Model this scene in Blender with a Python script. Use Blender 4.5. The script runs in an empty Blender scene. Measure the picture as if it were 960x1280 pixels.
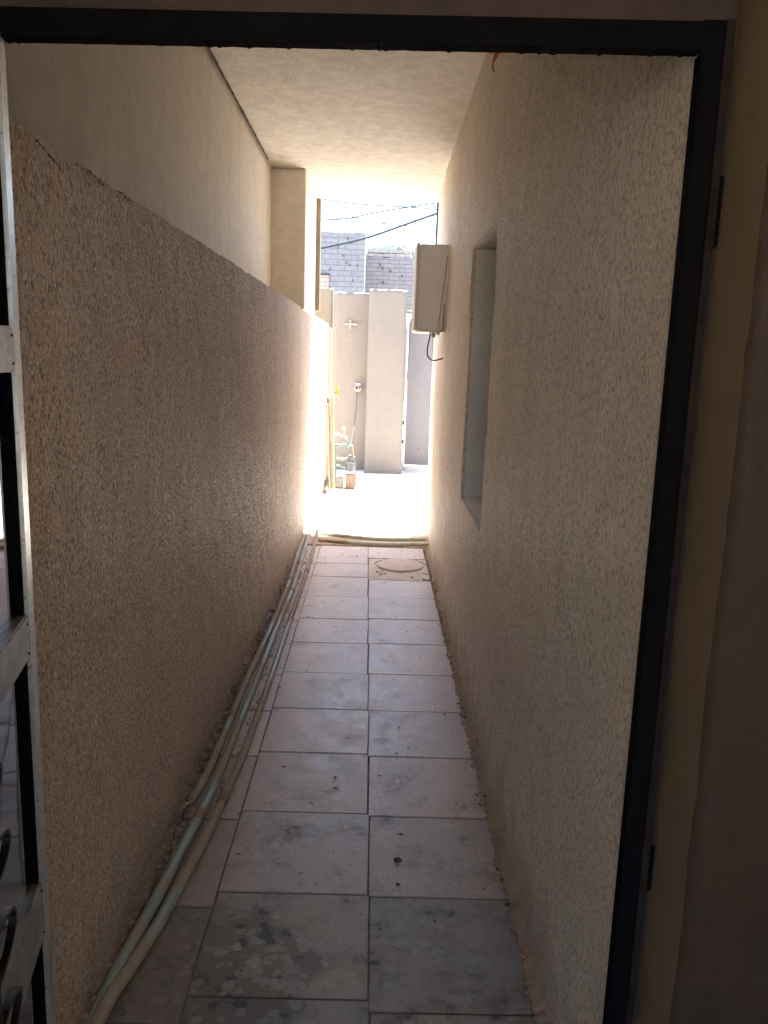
import bpy, bmesh, math, random
from mathutils import Vector, Matrix, noise
S = bpy.context.scene
random.seed(7)
R = math.radians

# ---------------------------------------------------------------- camera
F = 1000.0; H = 1.43
v1 = Vector((-10, -190, F)).normalized()
v2 = Vector((-170, 5260, F)).normalized(); v2 = (v2 - v1 * v1.dot(v2)).normalized()
ax_y = v1; ax_z = -v2; ax_x = ax_y.cross(ax_z)
if ax_x.x < 0: ax_x = -ax_x
Mw = Matrix((ax_x, ax_y, ax_z))                       # image frame (x right, y down, z forward) -> world
cx, cy, cz = Mw @ Vector((1, 0, 0)), Mw @ Vector((0, -1, 0)), Mw @ Vector((0, 0, -1))
cam = bpy.data.objects.new('camera', bpy.data.cameras.new('camera'))
S.collection.objects.link(cam); S.camera = cam
m4 = Matrix((cx, cy, cz)).transposed().to_4x4(); m4.translation = (0, 0, H)
cam.matrix_world = m4
cam.data.sensor_fit = 'VERTICAL'; cam.data.sensor_height = 36; cam.data.lens = F / 1280 * 36
cam.data.clip_start = 0.02; cam.data.clip_end = 2000

# ---------------------------------------------------------------- world and sun
sun_dir = Vector((0.06, 0.25, 1.0)).normalized()
W = bpy.data.worlds.new('World'); S.world = W; W.use_nodes = True
wn = W.node_tree
sky = wn.nodes.new('ShaderNodeTexSky'); sky.sky_type = 'NISHITA'; sky.sun_disc = False
sky.sun_elevation = math.asin(sun_dir.z); sky.sun_rotation = math.atan2(sun_dir.x, sun_dir.y)
sky.air_density = 1.0; sky.dust_density = 2.5; sky.altitude = 300
wn.nodes['Background'].inputs[1].default_value = 0.13
wn.links.new(sky.outputs[0], wn.nodes['Background'].inputs[0])
sl = bpy.data.lights.new('sun', 'SUN'); sl.energy = 4.6; sl.angle = R(0.5); sl.color = (1, 0.95, 0.88)
so = bpy.data.objects.new('sun', sl); S.collection.objects.link(so)
so.rotation_euler = sun_dir.to_track_quat('Z', 'Y').to_euler()
S.view_settings.view_transform = 'Standard'; S.view_settings.look = 'None'
S.view_settings.exposure = 3.24; S.view_settings.gamma = 1
S.cycles.max_bounces = 24; S.cycles.diffuse_bounces = 20; S.cycles.glossy_bounces = 6
S.cycles.sample_clamp_indirect = 12; S.cycles.caustics_reflective = False; S.cycles.caustics_refractive = False
S.cycles.use_denoising = True

# ---------------------------------------------------------------- helpers
def tag(o, label=None, cat=None, group=None, kind=None):
    if label: o['label'] = label
    if cat: o['category'] = cat
    if group: o['group'] = group
    if kind: o['kind'] = kind
    return o
def empty(name, loc=(0, 0, 0), rz=0.0):
    o = bpy.data.objects.new(name, None); S.collection.objects.link(o)
    o.location = loc; o.rotation_euler = (0, 0, rz); o.empty_display_size = .1
    return o
def finish(name, bm, mat, parent=None, smooth=False):
    me = bpy.data.meshes.new(name)
    bmesh.ops.recalc_face_normals(bm, faces=bm.faces)
    bm.to_mesh(me); bm.free()
    if smooth:
        for p in me.polygons: p.use_smooth = True
    me.materials.append(mat)
    o = bpy.data.objects.new(name, me); S.collection.objects.link(o)
    if parent: o.parent = parent
    return o
def box(bm, a, b, bev=0.0, rot=None):
    """axis box from corner a to corner b, optional bevel"""
    a, b = Vector(a), Vector(b)
    t = bmesh.new(); bmesh.ops.create_cube(t, size=1)
    c = (a + b) / 2; s = Vector((abs(b.x - a.x), abs(b.y - a.y), abs(b.z - a.z)))
    for v in t.verts:
        v.co = Vector((v.co.x * s.x, v.co.y * s.y, v.co.z * s.z))
    if bev > 0: bmesh.ops.bevel(t, geom=list(t.edges), offset=bev, segments=2, affect='EDGES')
    if rot is not None:
        for v in t.verts: v.co = rot @ v.co
    for v in t.verts: v.co += c
    me = bpy.data.meshes.new('t'); t.to_mesh(me); t.free(); bm.from_mesh(me); bpy.data.meshes.remove(me)
    return bm
def B(a, b, bev=0.0, rot=None): return box(bmesh.new(), a, b, bev, rot)
def smooth_path(pts, n=6):
    P = [Vector(p) for p in pts]; out = []
    for i in range(len(P) - 1):
        p0 = P[max(i - 1, 0)]; p1 = P[i]; p2 = P[i + 1]; p3 = P[min(i + 2, len(P) - 1)]
        for k in range(n):
            t = k / n
            out.append(0.5 * ((2 * p1) + (p2 - p0) * t + (2 * p0 - 5 * p1 + 4 * p2 - p3) * t * t + (-p0 + 3 * p1 - 3 * p2 + p3) * t ** 3))
    out.append(P[-1]); return out
def tube(bm, pts, r, seg=12, jit=0.0):
    rings = []
    for i, p in enumerate(pts):
        d = (pts[min(i + 1, len(pts) - 1)] - pts[max(i - 1, 0)]).normalized()
        up = Vector((0, 0, 1)) if abs(d.z) < .9 else Vector((1, 0, 0))
        s = d.cross(up).normalized(); u = s.cross(d)
        rr = r(i / max(1, len(pts) - 1)) if callable(r) else r
        ring = []
        for k in range(seg):
            a = 2 * math.pi * k / seg
            q = rr
            if jit: q += jit * noise.noise(Vector((p.x * 60 + k, p.y * 60, p.z * 60)))
            ring.append(bm.verts.new(p + (s * math.cos(a) + u * math.sin(a)) * q))
        rings.append(ring)
    for a, b in zip(rings, rings[1:]):
        for k in range(seg): bm.faces.new((a[k], a[(k + 1) % seg], b[(k + 1) % seg], b[k]))
    bm.faces.new(rings[0]); bm.faces.new(rings[-1][::-1])
    return bm
def T(pts, r, seg=12, n=6, jit=0.0): return tube(bmesh.new(), smooth_path(pts, n), r, seg, jit)
def cyl(bm, a, b, r, r2=None, seg=16):
    a, b = Vector(a), Vector(b)
    return tube(bm, [a, b], (lambda t: r + ((r if r2 is None else r2) - r) * t), seg)
def panel(pos, u0, u1, v0, v1, step, holes=(), depth=.2, amp=0.002, edge=0.0, freq=3.0, vstep=None):
    """Solid slab whose front is a finely gridded, slightly uneven sheet. pos(u, v, d) -> point."""
    def cuts(a, b, hs, st):
        ks = sorted(set([a, b] + [h for h in hs if a < h < b])); out = []
        for p, q in zip(ks, ks[1:]):
            n = max(1, int(round((q - p) / st)))
            out += [p + (q - p) * i / n for i in range(n)]
        return out + [b]
    us = cuts(u0, u1, [h[0] for h in holes] + [h[1] for h in holes], step)
    vs = cuts(v0, v1, [h[2] for h in holes] + [h[3] for h in holes], vstep or step)
    bm = bmesh.new(); G = {}
    def vert(i, j):
        if (i, j) not in G:
            u, v = us[i], vs[j]
            d = amp * (noise.noise(Vector((u * freq, v * freq, 3.1))) + .5 * noise.noise(Vector((u * freq * 5, v * freq * 5, 9))))
            if edge:
                n1 = noise.noise(Vector((u * 9, v * 9, 20))) + .8 * noise.noise(Vector((u * 35, v * 35, 7)))
                for (a, b, c, e) in holes:
                    if c - 1e-6 <= v <= e + 1e-6 and (abs(u - a) < 1e-6 or abs(u - b) < 1e-6): u += edge * n1
                    if a - 1e-6 <= u <= b + 1e-6 and (abs(v - c) < 1e-6 or abs(v - e) < 1e-6): v += edge * n1
                if abs(v - v1) < 1e-6: v += edge * n1
            G[(i, j)] = bm.verts.new(pos(u, v, d))
        return G[(i, j)]
    ids = {}
    for i in range(len(us) - 1):
        for j in range(len(vs) - 1):
            um, vm = (us[i] + us[i + 1]) / 2, (vs[j] + vs[j + 1]) / 2
            if any(a < um < b and c < vm < e for a, b, c, e in holes): continue
            bm.faces.new((vert(i, j), vert(i + 1, j), vert(i + 1, j + 1), vert(i, j + 1)))
    inv = {v: k for k, v in G.items()}
    back = {}
    def bk(v):
        if v not in back:
            i, j = inv[v]; u, w = us[i], vs[j]
            off = pos(u, w, depth) - pos(u, w, 0)
            back[v] = bm.verts.new(v.co + off)
        return back[v]
    for e in [e for e in bm.edges if len(e.link_faces) == 1]:
        a, b = e.verts
        bm.faces.new((a, b, bk(b), bk(a)))
    return bm

# ---------------------------------------------------------------- materials
def newmat(name):
    m = bpy.data.materials.new(name); m.use_nodes = True
    return m, m.node_tree, m.node_tree.nodes['Principled BSDF']
def N(nt, t, **k):
    n = nt.nodes.new(t)
    for a, v in k.items(): setattr(n, a, v)
    return n
def coords(nt, scale=(1, 1, 1)):
    tc = N(nt, 'ShaderNodeTexCoord'); mp = N(nt, 'ShaderNodeMapping')
    mp.inputs['Scale'].default_value = scale
    nt.links.new(tc.outputs['Object'], mp.inputs[0]); return mp.outputs[0]
def ntex(nt, vec, scale, detail=4, rough=.6):
    n = N(nt, 'ShaderNodeTexNoise'); n.inputs['Scale'].default_value = scale
    n.inputs['Detail'].default_value = detail; n.inputs['Roughness'].default_value = rough
    nt.links.new(vec, n.inputs['Vector']); return n.outputs['Fac']
def ramp(nt, fac, stops, interp='LINEAR'):
    r = N(nt, 'ShaderNodeValToRGB'); r.color_ramp.interpolation = interp
    e = r.color_ramp.elements
    while len(e) < len(stops): e.new(.5)
    for q, (p, c) in zip(e, stops):
        q.position = p; q.color = (*c, 1) if len(c) == 3 else c
    nt.links.new(fac, r.inputs[0]); return r.outputs[0]
def mix(nt, fac, a, b, mode='MIX'):
    n = N(nt, 'ShaderNodeMix', data_type='RGBA', blend_type=mode)
    for s, v in ((0, fac), (6, a), (7, b)):
        if hasattr(v, 'links'): nt.links.new(v, n.inputs[s])
        elif isinstance(v, (int, float)): n.inputs[s].default_value = v
        else: n.inputs[s].default_value = (*v, 1)
    return n.outputs[2]
def math_(nt, op, a, b=0.0):
    n = N(nt, 'ShaderNodeMath', operation=op)
    for i, v in enumerate((a, b)):
        if hasattr(v, 'links'): nt.links.new(v, n.inputs[i])
        else: n.inputs[i].default_value = v
    return n.outputs[0]
def bump(nt, p, h, dist, strength=1.0):
    b = N(nt, 'ShaderNodeBump'); b.inputs['Distance'].default_value = dist; b.inputs['Strength'].default_value = strength
    nt.links.new(h, b.inputs['Height']); nt.links.new(b.outputs[0], p.inputs['Normal'])

def stucco(name, c1, c2, grain=120, dist=.004, rough=.55, spec=.5, stretch=.55, speck=None, stain=None, midc=.55):
    m, nt, p = newmat(name)
    v = coords(nt); vs = coords(nt, (1, 1, stretch))
    big = ntex(nt, v, 1.3, 5); mid = ntex(nt, vs, 14, 4, .65); fine = ntex(nt, vs, grain, 3, .7)
    vo = N(nt, 'ShaderNodeTexVoronoi'); vo.inputs['Scale'].default_value = grain * .8; nt.links.new(vs, vo.inputs['Vector'])
    col = mix(nt, ramp(nt, big, [(.3, (0, 0, 0)), (.7, (1, 1, 1))]), c1, c2)
    col = mix(nt, midc, col, ramp(nt, mid, [(.3, (.62, .62, .62)), (.7, (1.1, 1.1, 1.1))]), 'MULTIPLY')
    if stain:
        st = coords(nt, (1, 1, .12)); sn = ntex(nt, st, 7, 4)
        col = mix(nt, ramp(nt, sn, [(.52, (0, 0, 0)), (.75, (.6, .6, .6))]), col, stain)
    if speck:
        gn = ntex(nt, vs, grain * 1.1, 2, .5)
        col = mix(nt, ramp(nt, gn, [(.35, (1, 1, 1)), (.5, (0, 0, 0))]), col, (.30, .24, .18), 'MIX') if speck == 'x' else mix(nt, ramp(nt, gn, [(.58, (0, 0, 0)), (.68, (.75, .75, .75))]), col, speck)
        col = mix(nt, ramp(nt, gn, [(.30, (.55, .55, .55)), (.44, (0, 0, 0))]), col, (.26, .20, .15))
    nt.links.new(col, p.inputs['Base Color'])
    p.inputs['Roughness'].default_value = rough; p.inputs['Specular IOR Level'].default_value = spec
    h = math_(nt, 'ADD', math_(nt, 'MULTIPLY', fine, 1.0), math_(nt, 'MULTIPLY', vo.outputs['Distance'], -.5))
    h = math_(nt, 'ADD', h, math_(nt, 'MULTIPLY', mid, 1.2))
    bump(nt, p, h, dist)
    return m
def grainy(name, c1, c2, pale, dark, grain=95, amp=.0035, stain=None):
    """coarse sprayed render: real displaced grain, pale aggregate tips and dark pits"""
    m, nt, p = newmat(name)
    v = coords(nt); vs = coords(nt, (1, 1, .75))
    big = ntex(nt, v, 1.1, 5); mid = ntex(nt, coords(nt, (1, 1, .6)), 9, 4, .65)
    g = ntex(nt, vs, grain, 2, .55); g2 = ntex(nt, vs, grain * 2.3, 2, .6)
    vo = N(nt, 'ShaderNodeTexVoronoi'); vo.inputs['Scale'].default_value = grain * .9; nt.links.new(vs, vo.inputs['Vector'])
    col = mix(nt, ramp(nt, big, [(.3, (0, 0, 0)), (.7, (1, 1, 1))]), c1, c2)
    col = mix(nt, .35, col, ramp(nt, mid, [(.3, (.62, .62, .62)), (.7, (1.1, 1.1, 1.1))]), 'MULTIPLY')
    if stain:
        sn = ntex(nt, coords(nt, (1, 1, .25)), 3.2, 6, .7)
        col = mix(nt, ramp(nt, sn, [(.52, (0, 0, 0)), (.70, (.55, .55, .55))]), col, stain)
    # splash dirt that stays near the foot of the wall
    tc = N(nt, 'ShaderNodeTexCoord'); sx = N(nt, 'ShaderNodeSeparateXYZ'); nt.links.new(tc.outputs['Object'], sx.inputs[0])
    zz = math_(nt, 'ADD', sx.outputs['Z'], math_(nt, 'MULTIPLY', math_(nt, 'SUBTRACT', mid, .5), .5))
    col = mix(nt, ramp(nt, zz, [(0.0, (.6, .6, .6)), (.22, (0, 0, 0))]), col, (.33, .25, .18))
    pit = ramp(nt, g, [(.38, (.8, .8, .8)), (.50, (0, 0, 0))]); col = mix(nt, pit, col, dark)
    tip = ramp(nt, ntex(nt, vs, grain * 1.5, 1, .5), [(.60, (0, 0, 0)), (.70, (.7, .7, .7))])
    col = mix(nt, tip, col, pale)
    nt.links.new(col, p.inputs['Base Color']); p.inputs['Roughness'].default_value = .55; p.inputs['Specular IOR Level'].default_value = .4
    h = math_(nt, 'ADD', g, math_(nt, 'MULTIPLY', g2, .35))
    h = math_(nt, 'ADD', h, math_(nt, 'MULTIPLY', vo.outputs['Distance'], -.35))
    h = math_(nt, 'ADD', h, math_(nt, 'MULTIPLY', mid, .5))
    dn = N(nt, 'ShaderNodeDisplacement'); dn.inputs['Midlevel'].default_value = .85; dn.inputs['Scale'].default_value = amp * 2.2
    nt.links.new(h, dn.inputs['Height']); nt.links.new(dn.outputs[0], nt.nodes['Material Output'].inputs['Displacement'])
    m.displacement_method = 'BOTH'
    return m
def plain(name, c, rough=.5, metal=0.0, var=.15, scale=12, dist=0.0, spec=.5):
    m, nt, p = newmat(name); v = coords(nt)
    n = ntex(nt, v, scale, 5)
    lo = tuple(x * (1 - var) for x in c); hi = tuple(min(1, x * (1 + var)) for x in c)
    nt.links.new(ramp(nt, n, [(.3, lo), (.7, hi)]), p.inputs['Base Color'])
    p.inputs['Metallic'].default_value = metal; p.inputs['Specular IOR Level'].default_value = spec
    nt.links.new(ramp(nt, ntex(nt, v, scale * 3, 4), [(.3, (rough * .8,) * 3), (.7, (min(1, rough * 1.2),) * 3)]), p.inputs['Roughness'])
    if dist: bump(nt, p, ntex(nt, v, scale * 6, 4), dist)
    return m

M_low = grainy('rough_brown_render', (.62, .49, .375), (.54, .42, .32), (.92, .87, .76), (.25, .175, .12), 118, .0022, (.40, .33, .27))
M_up = stucco('cream_plaster', (.84, .80, .72), (.81, .77, .69), 160, .0008, .65, .3, 1, stain=(.68, .60, .48), midc=.35)
M_right = grainy('rough_cream_render', (.81, .745, .655), (.77, .70, .61), (.93, .89, .81), (.42, .35, .27), 118, .0018, (.60, .52, .43))
M_ceil = stucco('ceiling_render', (.84, .79, .70), (.80, .75, .66), 90, .004, .65, .4, 1)
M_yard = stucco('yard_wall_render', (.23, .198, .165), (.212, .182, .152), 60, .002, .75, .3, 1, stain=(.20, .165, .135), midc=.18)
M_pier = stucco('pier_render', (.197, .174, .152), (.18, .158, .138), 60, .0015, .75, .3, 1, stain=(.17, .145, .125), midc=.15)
M_inner_shaded = stucco('shade_painted_plaster', (.046, .028, .018), (.038, .024, .015), 30, .003, .7, .3, 1)  # shade on the wall's face is put into this dark brown base
M_inroom = plain('room_paint', (.74, .68, .58), .8)
M_crack = plain('crack_hollow', (.06, .05, .04), .95)
M_filler = stucco('brown_filler', (.075, .052, .045), (.055, .038, .034), 40, .003, .8, .3, 1)
M_frame = plain('dark_steel', (.006, .0055, .007), .9, 0, .3, 30, .0003, .04)
M_lip = plain('dark_brown_steel', (.022, .016, .014), .85, 0, .4, 25, .0006, .08)
M_alu = plain('grey_painted_steel', (.50, .52, .53), .32, .55, .18, 35, .0004)
M_rail = plain('brushed_grey_steel', (.34, .35, .35), .38, .6, .35, 25, .0008)
M_iron = plain('dark_iron', (.03, .025, .022), .4, .6, .3, 20)
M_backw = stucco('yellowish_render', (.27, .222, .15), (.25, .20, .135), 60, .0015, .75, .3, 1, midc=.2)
M_white = plain('cream_plastic', (.34, .31, .25), .4)
M_boxm = plain('grey_box_paint', (.80, .84, .90), .45, 0, .06, 6)
M_boxe = plain('light_box_paint', (.70, .70, .68), .45, 0, .06, 6)
M_gate = plain('lilac_grey_gate_paint', (.178, .166, .178), .55, 0, .06, 3)
M_wire = plain('black_cable', (.05, .05, .06), .6)
M_wireb = plain('blue_grey_cable', (.035, .05, .065), .8, 0, .1, 12, 0, .2)
M_yel = plain('yellow_tap_handle', (.60, .30, .015), .35)
M_or = plain('orange_plug', (.85, .28, .03), .4)
M_cream = plain('cream_pipe', (.36, .33, .22), .45)
M_brown = plain('brown_pipe', (.17, .115, .07), .6, 0, .3, 20)
M_green = plain('green_pipe', (.11, .20, .165), .45, 0, .2, 20)
M_pump = plain('grey_pump_metal', (.10, .11, .12), .5, .4, .3, 30)
M_brick = plain('clay_brick', (.20, .135, .10), .9, 0, .25, 30, .002)
M_winf = plain('blue_grey_window_frame', (.10, .12, .17), .5)
M_leaf = plain('dry_leaf', (.10, .065, .04), .8, 0, .5, 60)
M_bright_lining = plain('brightening_lining', (.84, .82, .79), .5, 0, .06, 8)  # pale colour that paints extra light into the window recess
M_reveal = stucco('lit_tone_reveal', (.30, .22, .15), (.255, .19, .13), 30, .001, .8, .2, 1, midc=.3)  # lighter copy of the same plaster, corridor light on the reveal painted in
M_hill = plain('grey_metal_sheet', (.30, .34, .36), .7)

def glass_mat():
    m, nt, p = newmat('dark_door_glass')
    p.inputs['Base Color'].default_value = (.012, .014, .014, 1)
    p.inputs['Roughness'].default_value = .025; p.inputs['IOR'].default_value = 1.7
    p.inputs['Specular IOR Level'].default_value = .9
    v = coords(nt); bump(nt, p, ntex(nt, v, 5, 2), .0006)
    return m
M_glass = glass_mat()

def dusty_pipe(name, base, seed, dust_amt):
    m, nt, p = newmat(name)
    tc = N(nt, 'ShaderNodeTexCoord'); mp = N(nt, 'ShaderNodeMapping')
    mp.inputs['Location'].default_value = (seed * 7.3, seed * 3.1, 0); mp.inputs['Scale'].default_value = (1, .8, 1)
    nt.links.new(tc.outputs['Object'], mp.inputs[0]); v = mp.outputs[0]
    a = ntex(nt, v, 2.2, 3, .7); b = ntex(nt, v, 45, 4, .7)
    f = math_(nt, 'ADD', a, math_(nt, 'MULTIPLY', math_(nt, 'SUBTRACT', b, .5), .22))
    f = ramp(nt, f, [(dust_amt - .03, (1, 1, 1)), (dust_amt + .03, (0.12, .12, .12))])
    col = mix(nt, f, base, mix(nt, b, (.30, .22, .16), (.46, .37, .28)))
    nt.links.new(col, p.inputs['Base Color'])
    nt.links.new(ramp(nt, f, [(0, (.42,) * 3), (1, (.9,) * 3)]), p.inputs['Roughness'])
    bump(nt, p, math_(nt, 'MULTIPLY', b, f), .003)
    return m
M_pipeA = dusty_pipe('dust_coated_green_pipe', (.27, .35, .31), 1, .53)
M_pipeB = dusty_pipe('green_pipe_dusty', (.27, .35, .305), 2, .485)
M_pipeC = dusty_pipe('green_pipe_mortar', (.27, .34, .295), 3, .55)
M_pipeT = dusty_pipe('pale_green_pipe', (.50, .58, .46), 4, .42)
M_coup = plain('rust_dusty_coupling', (.32, .20, .14), .8, 0, .3, 60, .001)

def tile_mat():
    m, nt, p = newmat('dusty_terrazzo_tile')
    v = coords(nt)
    wob = N(nt, 'ShaderNodeTexNoise'); wob.inputs['Scale'].default_value = 25; nt.links.new(v, wob.inputs['Vector'])
    vv = mix(nt, .02, v, wob.outputs['Color'], 'LINEAR_LIGHT')
    vo = N(nt, 'ShaderNodeTexVoronoi'); vo.inputs['Scale'].default_value = 36; nt.links.new(vv, vo.inputs['Vector'])
    vo.inputs['Randomness'].default_value = .95
    stone = ramp(nt, vo.outputs['Color'], [(0, (.07, .09, .13)), (.28, (.10, .125, .17)), (.30, (.50, .48, .44)), (.55, (.68, .66, .62)), (.57, (.30, .25, .22)), (.8, (.34, .30, .28))], 'CONSTANT')
    grout = ramp(nt, vo.outputs['Distance'], [(.46, (0, 0, 0)), (.62, (1, 1, 1))])
    stone = mix(nt, grout, stone, (.30, .27, .25))
    at = N(nt, 'ShaderNodeAttribute'); at.attribute_name = 'tone'
    big = ntex(nt, v, 5.5, 4, .6); med = ntex(nt, v, 11, 5, .7); fine = ntex(nt, v, 120, 3)
    dust = ramp(nt, med, [(.3, (.60, .52, .485)), (.6, (.74, .65, .61)), (.8, (.85, .78, .74))])
    blue = mix(nt, ramp(nt, ntex(nt, v, 6, 3), [(.45, (0, 0, 0)), (.75, (1, 1, 1))]), dust, (.58, .55, .58))
    tan = mix(nt, ramp(nt, ntex(nt, v, 3.7, 5), [(.5, (0, 0, 0)), (.8, (.8, .8, .8))]), blue, (.62, .48, .40))
    msk = math_(nt, 'ADD', big, math_(nt, 'MULTIPLY', at.outputs['Fac'], .36))
    msk = math_(nt, 'ADD', msk, math_(nt, 'MULTIPLY', math_(nt, 'SUBTRACT', med, .5), .35))
    vd = N(nt, 'ShaderNodeVectorMath', operation='DISTANCE'); vd.inputs[1].default_value = (-.37, 1.66, 0)
    nt.links.new(v, vd.inputs[0])
    msk = math_(nt, 'ADD', msk, ramp(nt, vd.outputs['Value'], [(.08, (.33, .33, .33)), (.32, (0, 0, 0))]))
    col = mix(nt, ramp(nt, msk, [(.60, (.04, .04, .04)), (.76, (.42, .42, .42)), (.86, (.95, .95, .95))]), tan, stone)
    sxx = N(nt, 'ShaderNodeSeparateXYZ'); nt.links.new(v, sxx.inputs[0])
    ex = math_(nt, 'ADD', math_(nt, 'ABSOLUTE', sxx.outputs['X']), math_(nt, 'MULTIPLY', math_(nt, 'SUBTRACT', med, .5), .22))
    col = mix(nt, ramp(nt, ex, [(.29, (0, 0, 0)), (.43, (.65, .65, .65))]), col, (.47, .36, .29))
    grit = ntex(nt, v, 60, 5, .75)
    col = mix(nt, .8, col, ramp(nt, grit, [(.28, (.62, .58, .55)), (.48, (1, 1, 1)), (.7, (1.06, 1.05, 1.04))]), 'MULTIPLY')
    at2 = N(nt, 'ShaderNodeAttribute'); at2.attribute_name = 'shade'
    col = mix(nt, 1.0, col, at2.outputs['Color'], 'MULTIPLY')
    nt.links.new(col, p.inputs['Base Color'])
    nt.links.new(ramp(nt, med, [(.3, (.30,) * 3), (.7, (.52,) * 3)]), p.inputs['Roughness'])
    p.inputs['Specular IOR Level'].default_value = .35
    bump(nt, p, math_(nt, 'ADD', med, math_(nt, 'MULTIPLY', fine, .3)), .0016)
    return m
M_tile = tile_mat()
M_mortar = stucco('floor_mortar', (.34, .27, .21), (.22, .17, .13), 70, .006, .9, .2, 1)
M_joint = stucco('dirty_joint', (.22, .17, .135), (.16, .12, .095), 70, .003, .95, .1, 1)
M_cement = stucco('tan_cement', (.46, .36, .28), (.38, .29, .22), 60, .006, .85, .2, 1)
M_patch = stucco('pale_cement_patch', (.72, .65, .60), (.66, .59, .53), 60, .003, .8, .2, 1, midc=.3)
M_yfloor = stucco('pale_yard_concrete', (.74, .70, .64), (.68, .64, .58), 30, .003, .85, .3, 1, stain=(.45, .40, .34))
M_ground = plain('bare_earth', (.42, .35, .27), .95, 0, .2, 2, .01)

def brick_mat(name, c1, c2, mort, bw=.25, rh=.085, axis='XZ'):
    m, nt, p = newmat(name)
    tc = N(nt, 'ShaderNodeTexCoord'); sx = N(nt, 'ShaderNodeSeparateXYZ'); cb = N(nt, 'ShaderNodeCombineXYZ')
    nt.links.new(tc.outputs['Object'], sx.inputs[0])
    nt.links.new(math_(nt, 'ADD', sx.outputs['X'], sx.outputs['Y']), cb.inputs[0]); nt.links.new(sx.outputs['Z'], cb.inputs[1])
    w = N(nt, 'ShaderNodeTexNoise'); w.inputs['Scale'].default_value = 3; nt.links.new(cb.outputs[0], w.inputs['Vector'])
    vv = mix(nt, .02, cb.outputs[0], w.outputs['Color'], 'LINEAR_LIGHT')
    b = N(nt, 'ShaderNodeTexBrick'); nt.links.new(vv, b.inputs['Vector'])
    b.inputs['Scale'].default_value = 1; b.inputs['Brick Width'].default_value = bw; b.inputs['Row Height'].default_value = rh
    b.inputs['Mortar Size'].default_value = .008; b.inputs['Mortar Smooth'].default_value = .3
    b.inputs['Color1'].default_value = (*c1, 1); b.inputs['Color2'].default_value = (*c2, 1); b.inputs['Mortar'].default_value = (*mort, 1)
    n = ntex(nt, vv, 6, 5); col = mix(nt, .5, b.outputs['Color'], ramp(nt, n, [(.3, (.7, .7, .7)), (.7, (1.15, 1.15, 1.15))]), 'MULTIPLY')
    nt.links.new(col, p.inputs['Base Color']); p.inputs['Roughness'].default_value = .9
    bump(nt, p, math_(nt, 'ADD', math_(nt, 'MULTIPLY', b.outputs['Fac'], -1.0), n), .01)
    return m
M_blk1 = brick_mat('grey_block_wall', (.155, .168, .19), (.172, .182, .20), (.135, .145, .165), .26, .10)
M_blk2 = brick_mat('pale_brick_wall', (.195, .19, .205), (.215, .205, .215), (.168, .163, .175), .24, .085)
M_redb = brick_mat('reddish_brick_infill', (.36, .25, .22), (.40, .30, .26), (.20, .17, .16), .22, .08)
M_stone = plain('pale_loose_brick', (.28, .265, .24), .9, 0, .25, 8, .004)

# ---------------------------------------------------------------- the setting
tag(finish('ground', B((-150, -60, -.5), (150, 400, -.03)), M_ground), kind='structure')
# pale yard paving, slightly uneven, with a real crack
bm = bmesh.new()
def yz(x, y): return .004 * noise.noise(Vector((x * 1.2, y * 1.2, 0))) - .004
xs = [-1.6 + i * .12 for i in range(46)]; ys = [6.06 + i * .12 for i in range(44)]
g = [[bm.verts.new((x, y, yz(x, y))) for y in ys] for x in xs]
for i in range(len(xs) - 1):
    for j in range(len(ys) - 1): bm.faces.new((g[i][j], g[i + 1][j], g[i + 1][j + 1], g[i][j + 1]))
yard = tag(finish('yard_floor', bm, M_yfloor, smooth=True), kind='structure')
bm = bmesh.new()
for (a, b, w) in [((-.42, 7.15), (.48, 7.35), .010), ((.05, 6.8), (.5, 7.7), .006), ((-.4, 8.1), (.5, 8.0), .007), ((.25, 7.3), (.6, 8.3), .006)]:
    a, b = Vector((*a, .003)), Vector((*b, .003)); d = (b - a); s = Vector((-d.y, d.x, 0)).normalized()
    prev = None
    for k in range(25):
        t = k / 24; c = a + d * t + s * .05 * noise.noise(Vector((t * 5, w * 900, 0))) + s * .02 * noise.noise(Vector((t * 22, w * 900, 0)))
        ww = w * (.5 + abs(noise.noise(Vector((t * 9, w * 500, 4))))); c.z = .008
        cur = (bm.verts.new(c - s * ww), bm.verts.new(c + s * ww))
        if prev: bm.faces.new((prev[0], cur[0], cur[1], prev[1]))
        prev = cur
tag(finish('floor_cracks', bm, M_filler, yard))

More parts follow.
